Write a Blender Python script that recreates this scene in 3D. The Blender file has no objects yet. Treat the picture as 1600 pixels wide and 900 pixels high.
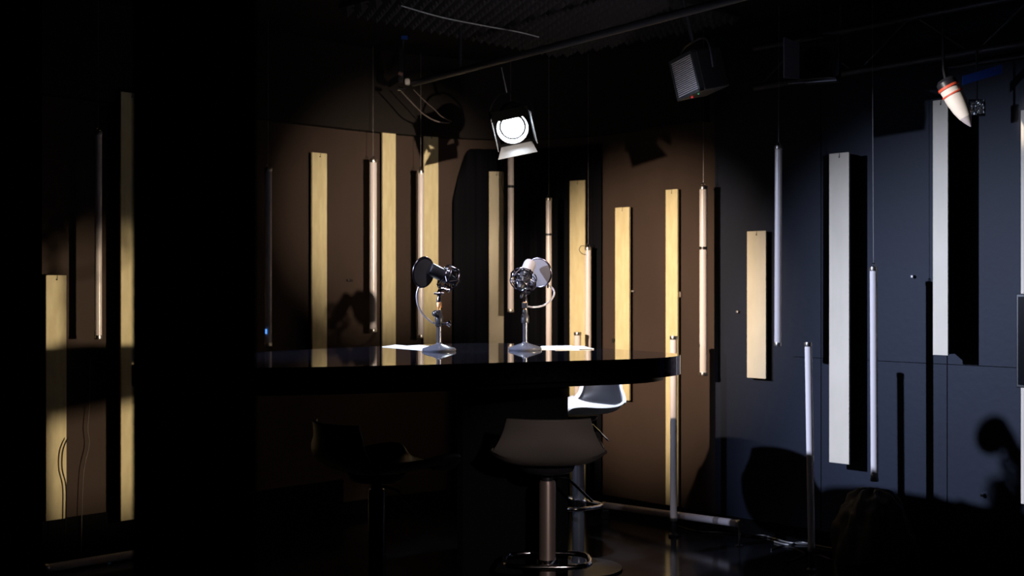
import bpy, bmesh, math, random
from mathutils import Vector, Matrix
random.seed(7)
C = bpy.context.scene.collection
SC = bpy.context.scene
F, H0 = 1900.0, 1.27          # focal length in pixels of a 1600 wide frame, camera height

# ------------------------------------------------------------------ camera
cam_d = bpy.data.cameras.new('camera'); cam = bpy.data.objects.new('camera', cam_d); C.objects.link(cam)
cam.location = (0, 0, H0); cam.rotation_euler = (math.pi/2, 0, 0)
cam_d.sensor_width = 36; cam_d.lens = 36*F/1600; cam_d.clip_start = 0.05
cam_d.dof.use_dof = True; cam_d.dof.focus_distance = 4.6; cam_d.dof.aperture_fstop = 3.6
SC.camera = cam
# ------------------------------------------------------------------ world, exposure
w = bpy.data.worlds.new('world'); SC.world = w; w.use_nodes = True
w.node_tree.nodes['Background'].inputs[0].default_value = (0.6, 0.7, 1, 1)
w.node_tree.nodes['Background'].inputs[1].default_value = 0.0006
SC.view_settings.view_transform = 'Standard'; SC.view_settings.look = 'None'
SC.view_settings.exposure = 0; SC.view_settings.gamma = 1; SC.view_settings.use_curve_mapping = False

# ------------------------------------------------------------------ stage lights and added fill spots
def spot(name, loc, aim, watts, col, size_deg, blend, rad=0.03):
    l = bpy.data.lights.new(name, 'SPOT'); l.energy = watts; l.color = col
    l.spot_size = math.radians(size_deg); l.spot_blend = blend; l.shadow_soft_size = rad
    o = bpy.data.objects.new(name, l); C.objects.link(o); o.location = loc
    o.rotation_euler = (Vector(aim)-Vector(loc)).to_track_quat('-Z', 'Y').to_euler()
    return o
KEY = (-3.1, 3.4, 2.45)
spot('blue_key_spot', KEY, (2.02, 5.20, .58), 1700, (0.63, 0.73, 1.0), 35, 1.0, 0.035)
spot('warm_spot_left', (1.35, 1.6, 1.55), (-0.66, 6.9, 1.70), 1200, (1.0, 0.82, 0.64), 17, 1.0, 0.02)
spot('added_centre_fill', (1.4, 1.8, 1.75), (-0.06, 7.1, 1.28), 330, (1.0, 0.80, 0.64), 9.5, 0.8, 0.02)  # extra spot added only to brighten the beige board in the corner
spot('warm_spot_far_left', (1.8, 3.6, 1.10), (-2.00, 5.76, 0.86), 420, (1.0, 0.80, 0.56), 21, 0.7, 0.03)
spot('warm_spot_right', (-1.3, 3.9, 1.75), (0.74, 6.70, 1.14), 880, (1.0, 0.78, 0.58), 33, 1.0, 0.02)
spot('added_front_fill', (.9, -.5, 1.9), (0.12, 3.9, .62), 210, (1.0, 0.82, 0.74), 10, 0.6, 0.05)  # fill added behind the camera for the near stool's back
spot('added_table_fill', (-.25, 3.7, 2.55), (0.0, 4.75, 1.04), 130, (1.0, 0.93, 1.0), 34, 0.7, 0.04)  # added out of view above, brightens the sheets and microphones
spot('added_stool_fill', (.55, 4.5, 2.56), (0.36, 5.45, .72), 330, (.85, 0.93, 1.0), 15, 0.5, 0.03)  # added overhead, out of view, to brighten the rear stool seat
spot('added_accent', (-1.5, 3.5, 2.40), (1.80, 4.93, 2.04), 700, (1.0, 0.90, 0.80), 4.5, 0.7, 0.03)  # narrow beam added to brighten the taped lamp
spot('added_foam_fill', (.9, 3.2, 1.3), (0.1, 5.9, 2.6), 26, (1.0, 0.92, 0.95), 36, 0.9, 0.1)  # added upward spot so the ceiling foam shows
spot('fill_wash_top', (0.6, 1.5, 2.2), (0.9, 6.0, 2.2), 3.5, (0.8, 0.82, 1.0), 60, 0.9, 0.1)  # unseen weak wash that brightens the overhead lamps and pipes

# ------------------------------------------------------------------ materials
def mat(name, col, rough=0.6, metal=0.0, spec=0.5, emit=None, es=1.0, noise=None, bump=0.0, bscale=60, coat=0.0, trans=0.0):
    m = bpy.data.materials.new(name); m.use_nodes = True
    nt = m.node_tree; b = nt.nodes['Principled BSDF']
    b.inputs['Base Color'].default_value = (*col, 1); b.inputs['Roughness'].default_value = rough
    b.inputs['Metallic'].default_value = metal; b.inputs['Specular IOR Level'].default_value = spec
    b.inputs['Coat Weight'].default_value = coat; b.inputs['Coat Roughness'].default_value = 0.05
    b.inputs['Transmission Weight'].default_value = trans
    if emit:
        b.inputs['Emission Color'].default_value = (*emit, 1); b.inputs['Emission Strength'].default_value = es
    tc = nt.nodes.new('ShaderNodeTexCoord')
    if noise:
        c2, sc, stretch = noise
        mp = nt.nodes.new('ShaderNodeMapping'); mp.inputs['Scale'].default_value = stretch
        nz = nt.nodes.new('ShaderNodeTexNoise'); nz.inputs['Scale'].default_value = sc; nz.inputs['Detail'].default_value = 6
        mx = nt.nodes.new('ShaderNodeMix'); mx.data_type = 'RGBA'
        mx.inputs[6].default_value = (*col, 1); mx.inputs[7].default_value = (*c2, 1)
        rp = nt.nodes.new('ShaderNodeMapRange'); rp.inputs[1].default_value = .35; rp.inputs[2].default_value = .65
        nt.links.new(tc.outputs['Object'], mp.inputs[0]); nt.links.new(mp.outputs[0], nz.inputs[0])
        nt.links.new(nz.outputs[0], rp.inputs[0]); nt.links.new(rp.outputs[0], mx.inputs[0])
        nt.links.new(mx.outputs[2], b.inputs['Base Color'])
    if bump:
        n2 = nt.nodes.new('ShaderNodeTexNoise'); n2.inputs['Scale'].default_value = bscale; n2.inputs['Detail'].default_value = 4
        bp = nt.nodes.new('ShaderNodeBump'); bp.inputs['Strength'].default_value = bump; bp.inputs['Distance'].default_value = 0.01
        nt.links.new(tc.outputs['Object'], n2.inputs[0]); nt.links.new(n2.outputs[0], bp.inputs['Height'])
        nt.links.new(bp.outputs[0], b.inputs['Normal'])
    return m
M = {}
M['wall_brown'] = mat('brown_black_wall_paint', (.060, .039, .030), .75, noise=((.046, .030, .023), 2.2, (1, 1, .6)), spec=.2, bump=.08, bscale=40)
M['wall_blue'] = mat('blue_black_paint_and_shade', (.0075, .0115, .027), .6, noise=((.0055, .0090, .021), 2.0, (1, 1, .7)), spec=.3, bump=.08, bscale=30)  # bluish wall paint, also holds the dimness of its left stretch as colour
M['black'] = mat('matt_black_paint', (.003, .003, .0035), .85, spec=.08)
M['ceil'] = mat('ceiling_paint', (.012, .011, .012), .9, spec=.1)
M['foam'] = mat('acoustic_foam', (.055, .05, .052), .95, spec=.1)
M['floor'] = mat('gloss_black_floor', (.006, .006, .008), .12, noise=((.012, .012, .014), 5, (1, 1, 1)), bump=.02, bscale=8)
M['table'] = mat('gloss_black_lacquer', (.004, .004, .006), .03, spec=.55, noise=((.010, .010, .016), 90, (1, 1, 1)))
M['board'] = mat('pale_plywood', (.78, .68, .40), .55, noise=((.68, .575, .32), 35, (1, 1, .25)), spec=.3)
M['board_cool'] = mat('whitewashed_plywood', (.80, .70, .56), .55, noise=((.72, .63, .50), 8, (1, 1, .4)), spec=.3)
M['board_mid'] = mat('beige_plywood', (.75, .66, .47), .55, noise=((.68, .60, .42), 14, (1, 1, .4)), spec=.3)
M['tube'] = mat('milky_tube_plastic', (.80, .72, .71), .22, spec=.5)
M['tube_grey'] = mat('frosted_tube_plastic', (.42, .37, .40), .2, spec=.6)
M['cap'] = mat('brushed_cap_metal', (.55, .52, .50), .3, metal=1)
M['chrome'] = mat('chrome', (.75, .72, .74), .12, metal=1)
M['darkmetal'] = mat('dark_gloss_metal', (.06, .06, .075), .25, metal=.6)
M['gun'] = mat('gunmetal', (.17, .15, .18), .2, metal=1)
M['goose'] = mat('gooseneck_metal', (.36, .33, .36), .35, metal=.5)
M['copper'] = mat('copper_collar', (.75, .36, .15), .3, metal=.8)
M['plastic'] = mat('black_plastic', (.015, .015, .020), .36)
M['shell'] = mat('dark_grey_seat_shell', (.10, .088, .085), .45)
M['shell_lt'] = mat('light_grey_seat_shell', (.55, .56, .60), .35)
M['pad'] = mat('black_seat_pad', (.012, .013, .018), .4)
M['polebrown'] = mat('stool_column_metal', (.20, .16, .15), .4, metal=.5)
M['paper'] = mat('white_paper', (.86, .86, .86), .7)
M['mesh'] = mat('pop_filter_mesh_dark', (.035, .032, .036), .6)
M['mesh_lt'] = mat('pop_filter_mesh_grey', (.085, .078, .088), .6)
M['base'] = mat('grey_enamel_base', (.06, .063, .08), .2)
M['flap'] = mat('grey_flap_metal', (.45, .44, .55), .5)
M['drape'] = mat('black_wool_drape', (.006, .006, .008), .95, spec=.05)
M['grille'] = mat('mic_grille_metal', (.40, .37, .38), .4, metal=.3)
M['lens'] = mat('lamp_lens_lit', (1, 1, 1), .3, emit=(.80, .92, 1.0), es=14)
M['door_lit'] = mat('barn_door_lit_metal', (.32, .34, .38), .35)  # lighter copy of the door metal, lamp glow put into the colour
M['door'] = mat('black_barn_door_metal', (.030, .033, .04), .3)
M['wire'] = mat('thin_steel_wire', (.35, .33, .33), .4, metal=.6)
M['cable'] = mat('black_rubber_cable', (.015, .014, .014), .4)
M['cable_lt'] = mat('pale_cable', (.9, .9, .92), .4)
M['cable_brown'] = mat('brown_cable', (.12, .09, .08), .5)
M['pipe'] = mat('dull_steel_pipe', (.035, .036, .05), .45, metal=.3)
M['white'] = mat('white_sleeve', (.8, .74, .68), .5)
M['red'] = mat('red_gaffer_tape', (.75, .10, .05), .5)
M['bluegel'] = mat('blue_gel_film', (.03, .10, .45), .3)
M['foil'] = mat('crumpled_silver_foil', (.6, .62, .66), .25, metal=.9, bump=.9, bscale=60)
M['louver'] = mat('grey_louvre', (.62, .56, .57), .4)
M['curtain'] = mat('black_velvet_curtain', (.0015, .0015, .0015), 1.0, spec=.0)
M['cloth'] = mat('black_cloth', (.012, .012, .016), .5)
M['tape'] = mat('grey_cloth_tape', (.16, .13, .12), .7)
M['screen'] = mat('black_screen', (.004, .004, .006), .15)
M['blue_led'] = mat('blue_indicator', (.02, .05, .2), .3, emit=(.1, .35, 1), es=1.2)
M['red_led'] = mat('red_indicator', (.2, .01, .01), .3, emit=(1, .05, .08), es=.5)
M['green_led'] = mat('green_indicator', (.01, .2, .1), .3, emit=(.1, .9, .5), es=.4)

# ------------------------------------------------------------------ helpers
def P(px, py, d): return Vector(((px-800)/F*d, d, H0-(py-450)/F*d))
def obj(name, bm, m, parent=None, smooth=False, loc=None):
    me = bpy.data.meshes.new(name); bmesh.ops.recalc_face_normals(bm, faces=bm.faces[:]); bm.to_mesh(me); bm.free()
    me.materials.append(M[m] if isinstance(m, str) else m)
    if smooth:
        for p in me.polygons: p.use_smooth = True
    o = bpy.data.objects.new(name, me); C.objects.link(o)
    if parent: o.parent = parent
    if loc is not None: o.location = loc
    if smooth: edge_split(o)
    return o
def edge_split(o):
    md = o.modifiers.new('edges', 'EDGE_SPLIT'); md.split_angle = math.radians(40)
def tag(o, label, cat, group=None, kind=None):
    o['label'] = label; o['category'] = cat
    if group: o['group'] = group
    if kind: o['kind'] = kind
    return o
def thing(name, loc, label, cat, group=None, rotz=0):
    o = bpy.data.objects.new(name, None); C.objects.link(o); o.empty_display_size = .05
    o.location = loc; o.rotation_euler = (0, 0, rotz)
    return tag(o, label, cat, group)
def struct(name, bm, m):
    o = obj(name, bm, m); o['kind'] = 'structure'; return o
def box(bm, lo, hi, mtx=None, bevel=0):
    lo, hi = Vector(lo), Vector(hi)
    r = bmesh.ops.create_cube(bm, size=1.0)
    for v in r['verts']:
        v.co = Vector([lo[i]+(v.co[i]+.5)*(hi[i]-lo[i]) for i in range(3)])
    vs = r['verts']
    if bevel:
        es = list({e for v in vs for e in v.link_edges})
        rr = bmesh.ops.bevel(bm, geom=es, offset=bevel, segments=2, affect='EDGES', profile=.5)
        vs = list({v for f in rr['faces'] for v in f.verts} | {v for v in vs if v.is_valid})
    if mtx is not None:
        for v in vs: v.co = mtx @ v.co
    return bm
def frame(a, b):
    d = (b-a).normalized(); up = Vector((0, 0, 1)) if abs(d.z) < .95 else Vector((1, 0, 0))
    x = d.cross(up).normalized(); y = x.cross(d).normalized()
    return x, y, d
def sweep(bm, pts, r, n=10, closed=False):
    pts = [Vector(p) for p in pts]; N = len(pts); rings = []
    rr = r if isinstance(r, (list, tuple)) else [r]*N
    px = None
    for i, p in enumerate(pts):
        if closed: t = (pts[(i+1) % N]-pts[i-1])
        else: t = pts[min(i+1, N-1)]-pts[max(i-1, 0)]
        t.normalize()
        if px is None:
            px = t.cross(Vector((0, 0, 1)) if abs(t.z) < .9 else Vector((1, 0, 0))).normalized()
        else:
            px = (px - t*px.dot(t)).normalized()
        py = t.cross(px)
        rings.append([bm.verts.new(p+px*math.cos(2*math.pi*k/n)*rr[i]+py*math.sin(2*math.pi*k/n)*rr[i]) for k in range(n)])
    for i in range(N if closed else N-1):
        a, b = rings[i], rings[(i+1) % N]
        off = 0
        if closed and i == N-1:
            best = 1e9
            for s in range(n):
                dd = (a[0].co-b[s].co).length
                if dd < best: best, off = dd, s
        for k in range(n):
            bm.faces.new((a[k], a[(k+1) % n], b[(k+1+off) % n], b[(k+off) % n]))
    if not closed:
        bm.faces.new(rings[0][::-1]); bm.faces.new(rings[-1])
    return bm
def smooth_path(pts, n=8, closed=False):
    pts = [Vector(p) for p in pts]; out = []; N = len(pts)
    for i in range(N if closed else N-1):
        if closed: p0, p1, p2, p3 = pts[i-1], pts[i], pts[(i+1) % N], pts[(i+2) % N]
        else: p0, p1, p2, p3 = pts[max(i-1, 0)], pts[i], pts[i+1], pts[min(i+2, N-1)]
        for k in range(n):
            t = k/n
            out.append(.5*((2*p1)+(-p0+p2)*t+(2*p0-5*p1+4*p2-p3)*t*t+(-p0+3*p1-3*p2+p3)*t**3))
    if not closed: out.append(pts[-1])
    return out
def lathe(bm, prof, n=32, mtx=None):
    """prof: list of (r, z) from bottom to top"""
    rings = []
    for r, z in prof:
        if r < 1e-6: rings.append([bm.verts.new((0, 0, z))])
        else: rings.append([bm.verts.new((r*math.cos(2*math.pi*k/n), r*math.sin(2*math.pi*k/n), z)) for k in range(n)])
    for a, b in zip(rings, rings[1:]):
        for k in range(n):
            k2 = (k+1) % n
            if len(a) == 1 and len(b) == 1: continue
            if len(a) == 1: bm.faces.new((a[0], b[k2], b[k]))
            elif len(b) == 1: bm.faces.new((a[k], a[k2], b[0]))
            else: bm.faces.new((a[k], a[k2], b[k2], b[k]))
    if mtx is not None:
        for ring in rings:
            for v in ring: v.co = mtx @ v.co
    return bm
def prism(bm, poly, z0, z1, bevel=0):
    a = [bm.verts.new((x, y, z0)) for x, y in poly]; b = [bm.verts.new((x, y, z1)) for x, y in poly]
    n = len(poly)
    bm.faces.new(a[::-1]); top = bm.faces.new(b)
    for i in range(n): bm.faces.new((a[i], a[(i+1) % n], b[(i+1) % n], b[i]))
    if bevel:
        bmesh.ops.bevel(bm, geom=[e for e in top.edges], offset=bevel, segments=3, affect='EDGES')
    return bm
def BM(): return bmesh.new()
def align(origin, zdir, xhint=Vector((0, 0, 1))):
    z = Vector(zdir).normalized(); x = (Vector(xhint)-z*Vector(xhint).dot(z))
    if x.length < 1e-4: x = Vector((1, 0, 0))-z*z.x
    x.normalize(); y = z.cross(x)
    m = Matrix((x, y, z)).transposed().to_4x4(); m.translation = Vector(origin); return m

# ------------------------------------------------------------------ room shell
# plan of the studio wall: a left run and a right run at about 45 degrees joined by a wide rounded corner
TL = Vector((-.95, 6.80)); TR = Vector((.62, 7.65-1.09*.62)); CT = Vector((-.048, 7.70))
plan = [Vector((-3.6, 4.15)), TL]
for k in range(1, 24):
    t = k/24; plan.append(TL*(1-t)**2+CT*2*t*(1-t)+TR*t*t)
SPLIT = Vector((1.080, 7.65-1.09*1.080))  # seam set further left so the dim stretch takes the darker colour
END = Vector((3.6, 7.65-1.09*3.6))
plan += [TR, SPLIT, END]
def outward(a, b):
    t = (b-a).normalized(); return Vector((-t.y, t.x)), t      # normal pointing into the wall
def wall_hit(px, g=0.0):
    """where the view column at px meets the wall surface moved g into the room; returns point, wall tangent"""
    s = (px-800)/F; best = None
    for a, b in zip(plan, plan[1:]):
        n, t = outward(a, b)
        a2, b2 = a-n*g, b-n*g
        # solve a2 + u(b2-a2) = (s*d, d)
        dx, dy = b2.x-a2.x, b2.y-a2.y
        den = dx-s*dy
        if abs(den) < 1e-9: continue
        u = (s*a2.y-a2.x)/den
        if -0.06 <= u <= 1.06:
            d = a2.y+u*dy
            sc = abs(u-.5)
            if best is None or sc < best[0]: best = (sc, Vector((s*d, d)), t)
    return best[1], best[2]
def wall_mesh(pts, z0, z1, thick=.12, inset=0.0):
    bm = BM(); fr = []; bk = []
    N = len(pts)
    for i, p in enumerate(pts):
        if i == 0: n = outward(pts[0], pts[1])[0]
        elif i == N-1: n = outward(pts[-2], pts[-1])[0]
        else: n = (outward(pts[i-1], p)[0]+outward(p, pts[i+1])[0]).normalized()
        fr.append(p-n*inset); bk.append(p+n*thick)
    poly = [(p.x, p.y) for p in fr]+[(p.x, p.y) for p in bk[::-1]]
    a = [bm.verts.new((x, y, z0)) for x, y in poly]; b = [bm.verts.new((x, y, z1)) for x, y in poly]
    n = len(poly)
    for i in range(n): bm.faces.new((a[i], a[(i+1) % n], b[(i+1) % n], b[i]))
    for i in range(N-1):
        j = n-1-i
        bm.faces.new((b[i], b[i+1], b[j-1], b[j])); bm.faces.new((a[i+1], a[i], a[j], a[j-1]))
    return bm
CZ = 2.62
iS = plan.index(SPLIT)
struct('wall_left', wall_mesh(plan[0:2], 0, CZ), 'wall_brown')
struct('wall_back', wall_mesh(plan[1:iS+1], 0, CZ), 'wall_brown')
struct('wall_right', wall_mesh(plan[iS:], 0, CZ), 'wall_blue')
for nm, a, b in (('wall_left_side', Vector((-3.6, -1)), Vector((-3.6, 4.15))), ('wall_right_side', END, Vector((3.6, -1))), ('wall_rear', Vector((3.6, -1)), Vector((-3.6, -1)))):
    struct(nm, wall_mesh([a, b], 0, CZ), 'black')
bm = BM(); box(bm, (-3.8, -1.2, -.1), (3.8, 7.9, 0)); struct('floor', bm, 'floor')
bm = BM(); box(bm, (-3.8, -1.2, CZ), (3.8, 7.9, CZ+.1)); struct('ceiling', bm, 'ceil')
struct('baseboard_back', wall_mesh(plan[1:iS+1], 0, .07, 0.0, .012), 'black')
struct('baseboard_left', wall_mesh(plan[0:2], 0, .20, 0.0, .012), 'black')
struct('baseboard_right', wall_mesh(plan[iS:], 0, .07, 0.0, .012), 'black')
# black fascia above the left and back walls, hiding the wall top
fas = [Vector((-3.6, 4.15)), TL]+[p for p in plan[2:iS-1]]+[SPLIT-(SPLIT-TR)*.05]
struct('trim_1', wall_mesh(fas, 2.155, CZ, 0.0, .07), mat('fascia_paint', (.018, .014, .012), .8, spec=.2))
# thin joints between the panels of the right wall
bm = BM()
def joint_v(px, z0, z1):
    p, t = wall_hit(px); n = Vector((-t.y, t.x)); q = p-n*.0015
    a = q-t*.002; b = q+t*.002
    vs = [bm.verts.new((a.x, a.y, z0)), bm.verts.new((b.x, b.y, z0)), bm.verts.new((b.x, b.y, z1)), bm.verts.new((a.x, a.y, z1))]
    bm.faces.new(vs)
for px in (1283, 1480): joint_v(px, .07, CZ)
p0, t = wall_hit(1240); p1, _ = wall_hit(1599); n = Vector((-t.y, t.x))
for zz in (.925,):
    a = p0-n*.0015; b = p1-n*.0015
    bm.faces.new([bm.verts.new((a.x, a.y, zz-.0015)), bm.verts.new((b.x, b.y, zz-.0015)), bm.verts.new((b.x, b.y, zz+.0015)), bm.verts.new((a.x, a.y, zz+.0015))])
struct('trim_2', bm, 'black')

# ------------------------------------------------------------------ table
front = [(-1.12, 3.62), (-.95, 3.53), (-.70, 3.51), (-.306, 3.63), (.161, 3.83), (.42, 3.955), (.53, 4.06)]
back = [(.582, 4.20), (.55, 4.33), (.47, 4.46), (.30, 4.72), (.13, 4.93), (.02, 5.03), (-.10, 5.08), (-.26, 5.03), (-.51, 4.83), (-.73, 4.60), (-.88, 4.40), (-1.10, 4.08), (-1.18, 3.85)]
tl = [(p.x, p.y) for p in smooth_path([(x, y, 0) for x, y in front+back], 6, closed=True)]
tab = thing('round_cornered_table', (-.25, 4.3, 0), 'large gloss black round cornered bar-height table with two microphones on it', 'table')
TO = Vector((-.25, 4.3))
tl_l = [(x-TO.x, y-TO.y) for x, y in tl]
bm = BM(); prism(bm, tl_l, .975, 1.04, .003); obj('tabletop', bm, 'table', tab)
bm = BM(); prism(bm, [(x*.93, y*.93) for x, y in tl_l], .955, .9745); obj('underframe', bm, 'black', tab)
ped = [(-.19, 4.20), (-.17, 4.18), (.17, 4.18), (.193, 4.20), (.193, 4.38), (.17, 4.40), (-.17, 4.40), (-.19, 4.38)]
pp = [(p.x-TO.x, p.y-TO.y) for p in smooth_path([(x, y, 0) for x, y in ped], 1, closed=True)]
bm = BM(); prism(bm, pp, 0, .9545); obj('pedestal', bm, 'black', tab)

# ------------------------------------------------------------------ wall boards
def board(px0, px1, ytop, ybot, g, m, label, hook=True, th=.012):
    p0, t = wall_hit(px0, g); p1, t1 = wall_hit(px1, g)
    t = (p1-p0).normalized(); n = Vector((-t.y, t.x)); wdt = (p1-p0).length; c = (p0+p1)/2
    zt = H0-(ytop-450)/F*c.y; zb = H0-(ybot-450)/F*c.y
    root = thing('wall_board', (c.x, c.y, zb), label, 'board', 'pale boards hung along the studio walls', math.atan2(t.y, t.x))
    h = zt-zb
    bm = BM(); box(bm, (-wdt/2, 0, 0), (wdt/2, th, h), bevel=.0012)
    obj('panel', bm, m, root)
    wz = g-th                     # batten behind the board, made full height to close its shadow
    if wz > .004:
        bm = BM()
        box(bm, (-wdt*.3, th, .004), (wdt*.3, g-.0005, h-.004))
        obj('shadow_batten', bm, 'black', root)
    if hook:
        bm = BM(); sweep(bm, [(0.003, -.004, h-.02), (0, .001, h-.02)], .0028, 8)
        sweep(bm, [(0.003, -.003, h-.002), (0.003, -.003, h-.02)], .0009, 6)
        obj('hanging_nail', bm, 'cable', root)
    return root
board(72, 104, 430, 812, .10, 'board', 'pale wooden board at far left of the photo with a dark cable over its lower edge')
board(189, 222, 145, 812, .10, 'board', 'dim tall wooden board half hidden by the black foreground curtain')
board(488, 511, 239, 580, .06, 'board', 'pale gold board left of the bright hanging tube, third board from the left edge')
board(598, 618.5, 202, 580, .05, 'board', 'brightest pale gold board, just right of the bright hanging tube')
board(662.5, 685, 210, 580, .05, 'board', 'pale gold board directly behind the left microphone')
board(764, 787, 268, 580, .05, 'board_mid', 'beige board left of the tube that hangs under the lit stage lamp')
board(890, 914, 282, 780, .05, 'board', 'gold board behind the short standing tube top and rear stool')
board(961, 983, 324, 625, .04, 'board', 'narrow gold board whose foot is behind the right part of the table')
board(1040, 1058.5, 296, 790, .035, 'board', 'narrow gold board behind the standing tube at the table end')
board(1167, 1196.5, 361, 591, .05, 'board_mid', 'shortest beige board on the wall, with nothing below it')
board(1295.5, 1326.5, 239, 724, .11, 'board_cool', 'long wide greyish white board casting a black shadow on the blue lit wall')
board(1457.5, 1481, 156, 555, .16, 'board_cool', 'narrow greyish board hanging beneath the red taped lamp')
board(1595, 1640, 170, 790, .12, 'board_cool', 'grey board cut off by the right edge of the photo', hook=False)

# ------------------------------------------------------------------ tubes
L = .96
def tube_parts(root, r, length, m, hook=True, z0=0, caps='cap', foot=0, marks=()):
    bm = BM(); lathe(bm, [(0, z0+.014), (r, z0+.014), (r, z0+length-.014), (0, z0+length-.014)], 24); obj('tube', bm, m, root, True)
    for k, (a, b) in enumerate(((0, .018), (length-.018, length))):
        bm = BM(); lathe(bm, [(0, z0+a), (r*1.06, z0+a), (r*1.1, z0+a+.003), (r*1.1, z0+b-.003), (r*1.06, z0+b), (0, z0+b)], 24)
        obj('end_cap', bm, caps, root, True)
    if hook:
        bm = BM(); ring = [(.008*math.cos(a), 0, z0+length+.008+.009*math.sin(a)) for a in [2*math.pi*k/14 for k in range(14)]]
        sweep(bm, ring, .002, 8, closed=True)
        obj('hanging_loop', bm, 'chrome', root, True)
    if foot:
        bm = BM(); lathe(bm, [(0, -foot), (r*1.5, -foot), (r*1.5, -foot+.01), (r*.8, -foot+.018), (r*.8, .002), (0, .002)], 20); obj('foot', bm, 'plastic', root, True)
    for (a, b, mm) in marks:
        bm = BM(); lathe(bm, [(r*1.0, z0+a), (r*1.03, z0+a), (r*1.03, z0+b), (r*1.0, z0+b)], 24); obj('tape_band', bm, mm, root, True)
GT = 'slim fluorescent style tubes'
def hang_tube(px, ytop, ybot, d, wpx, m, label, wire_top=None, marks=(), lean=0.0, hook=True):
    zb = H0-(ybot-450)/F*d; zt = H0-(ytop-450)/F*d
    x = (px-800)/F*d
    root = thing('tube_light', (x, d, zb), label, 'tube light', GT)
    root.rotation_euler = (0, lean, 0)
    tube_parts(root, wpx/F*d/2, zt-zb, m, hook, marks=marks)
    zc = CZ if wire_top is None else H0-(wire_top-450)/F*d
    zc = min(zc, CZ)
    if hook:
        bm = BM(); sweep(bm, [(0, 0, zt-zb+.016), (0, 0, CZ-zb-.001)], .0011, 6); obj('wire', bm, 'wire', root)
    return root
def wd(px, g): return wall_hit(px, g)[0].y
hang_tube(153.5, 205, 530, wd(153, .16), 11, 'tube', 'hanging tube at far left between two boards, seen past the curtain')
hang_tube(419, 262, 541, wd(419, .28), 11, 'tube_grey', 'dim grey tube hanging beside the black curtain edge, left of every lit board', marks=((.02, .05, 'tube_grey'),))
d = wd(419, .28); b_ = BM(); box(b_, (-.006, -.004, -.012), (.002, 0, .012)); q_ = obj('blue_mark', b_, 'blue_led', bpy.data.objects[[o.name for o in bpy.data.objects if o.name.startswith('tube_light')][-1]]); q_.location = (-.004, -.020, .075)
hang_tube(583, 249, 519, wd(583, .13), 11.5, 'tube', 'brightly lit white tube hanging left of the brightest board')
hang_tube(657.5, 266, 528, wd(657, .16), 9.5, 'tube', 'white tube hanging behind the left microphone pop filter')
hang_tube(798, 212, 488, wd(798, .26), 9.5, 'tube', 'tube hanging beneath the lit stage lamp, behind the right microphone', marks=((.72, .735, 'plastic'),))
hang_tube(857.5, 309, 584, wd(857, .20), 9, 'tube', 'tube right of the right microphone, its foot behind the table', marks=((.80, .812, 'plastic'),))
hang_tube(919, 386, 668, wd(919, .10), 10, 'tube', 'tube with a small black cable loop at its top, right of a gold board')
hang_tube(1099, 291, 587, wd(1099, .13), 12, 'tube', 'pinkish white tube hanging right of the table end with a small black mark', marks=((.66, .675, 'plastic'),))
hang_tube(1215.5, 228, 541, wd(1215, .30), 11, 'tube', 'bluish tube hanging high right of the shortest board', lean=.003)
hang_tube(1366.5, 417, 752, wd(1366, .30), 11.5, 'tube', 'blue white tube hanging low beside the long greyish white board', lean=-.005)
def stand_tube(px, ytop, ybot, d, wpx, m, label, lean=0, marks=()):
    zb = H0-(ybot-450)/F*d; zt = H0-(ytop-450)/F*d
    root = thing('tube_light', ((px-800)/F*d, d, zb), label, 'tube light', GT)
    tube_parts(root, wpx/F*d/2, zt-zb, m, False, foot=zb-.0005, marks=marks)
    root.rotation_euler = (0, lean, 0)
    return root
stand_tube(1268, 535, 861, 5.45, 11, 'tube', 'tall tube standing on the floor in front of the blue lit wall', lean=-.016)
stand_tube(1052.5, 525, 814, 6.22, 11, 'tube', 'tube standing on the floor behind the right end of the table')
stand_tube(902.5, 519, 812, wd(902, .22), 10.5, 'tube', 'short topped tube standing behind the table in front of a gold board')
def lying_tube(a, b, r, m, label, marks=()):
    a, b = Vector(a), Vector(b)
    root = thing('tube_light', a, label, 'tube light', GT)
    q = (b-a).to_track_quat('Z', 'Y'); root.rotation_mode = 'QUATERNION'; root.rotation_quaternion = q
    tube_parts(root, r, (b-a).length, m, False, marks=marks)
    return root
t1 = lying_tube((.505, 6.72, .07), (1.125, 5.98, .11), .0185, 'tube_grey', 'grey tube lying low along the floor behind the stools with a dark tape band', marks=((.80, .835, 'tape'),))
# the small stand that carries its right end
bm = BM(); sweep(bm, [(0, 0, .0), (0, 0, .088)], .006, 10); lathe(bm, [(0, 0), (.02, 0), (.02, .006), (0, .006)], 16)
lt = obj('floor_stub', bm, 'chrome', None, True, loc=(1.118, 5.985, 0)); tag(lt, 'short bright metal stub under the right end of the lying tube', 'stand')
bm = BM(); box(bm, (-.02, -.02, 0), (.02, .02, .05), bevel=.004)
lt = obj('support_block', bm, 'plastic', None, loc=(.515, 6.70, 0)); tag(lt, 'small dark block under the far left end of the lying tube', 'block')
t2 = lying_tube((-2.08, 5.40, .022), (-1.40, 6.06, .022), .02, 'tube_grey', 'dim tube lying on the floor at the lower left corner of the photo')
bm = BM(); box(bm, (-.016, -.003, -.008), (.016, .003, .008)); 
# painted blue glint on that tube
mk = obj('blue_mark', bm, mat('blue_glint_paint', (.1, .3, .7), .3), t2); mk.location = (-.0, -.020, .30)

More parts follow.
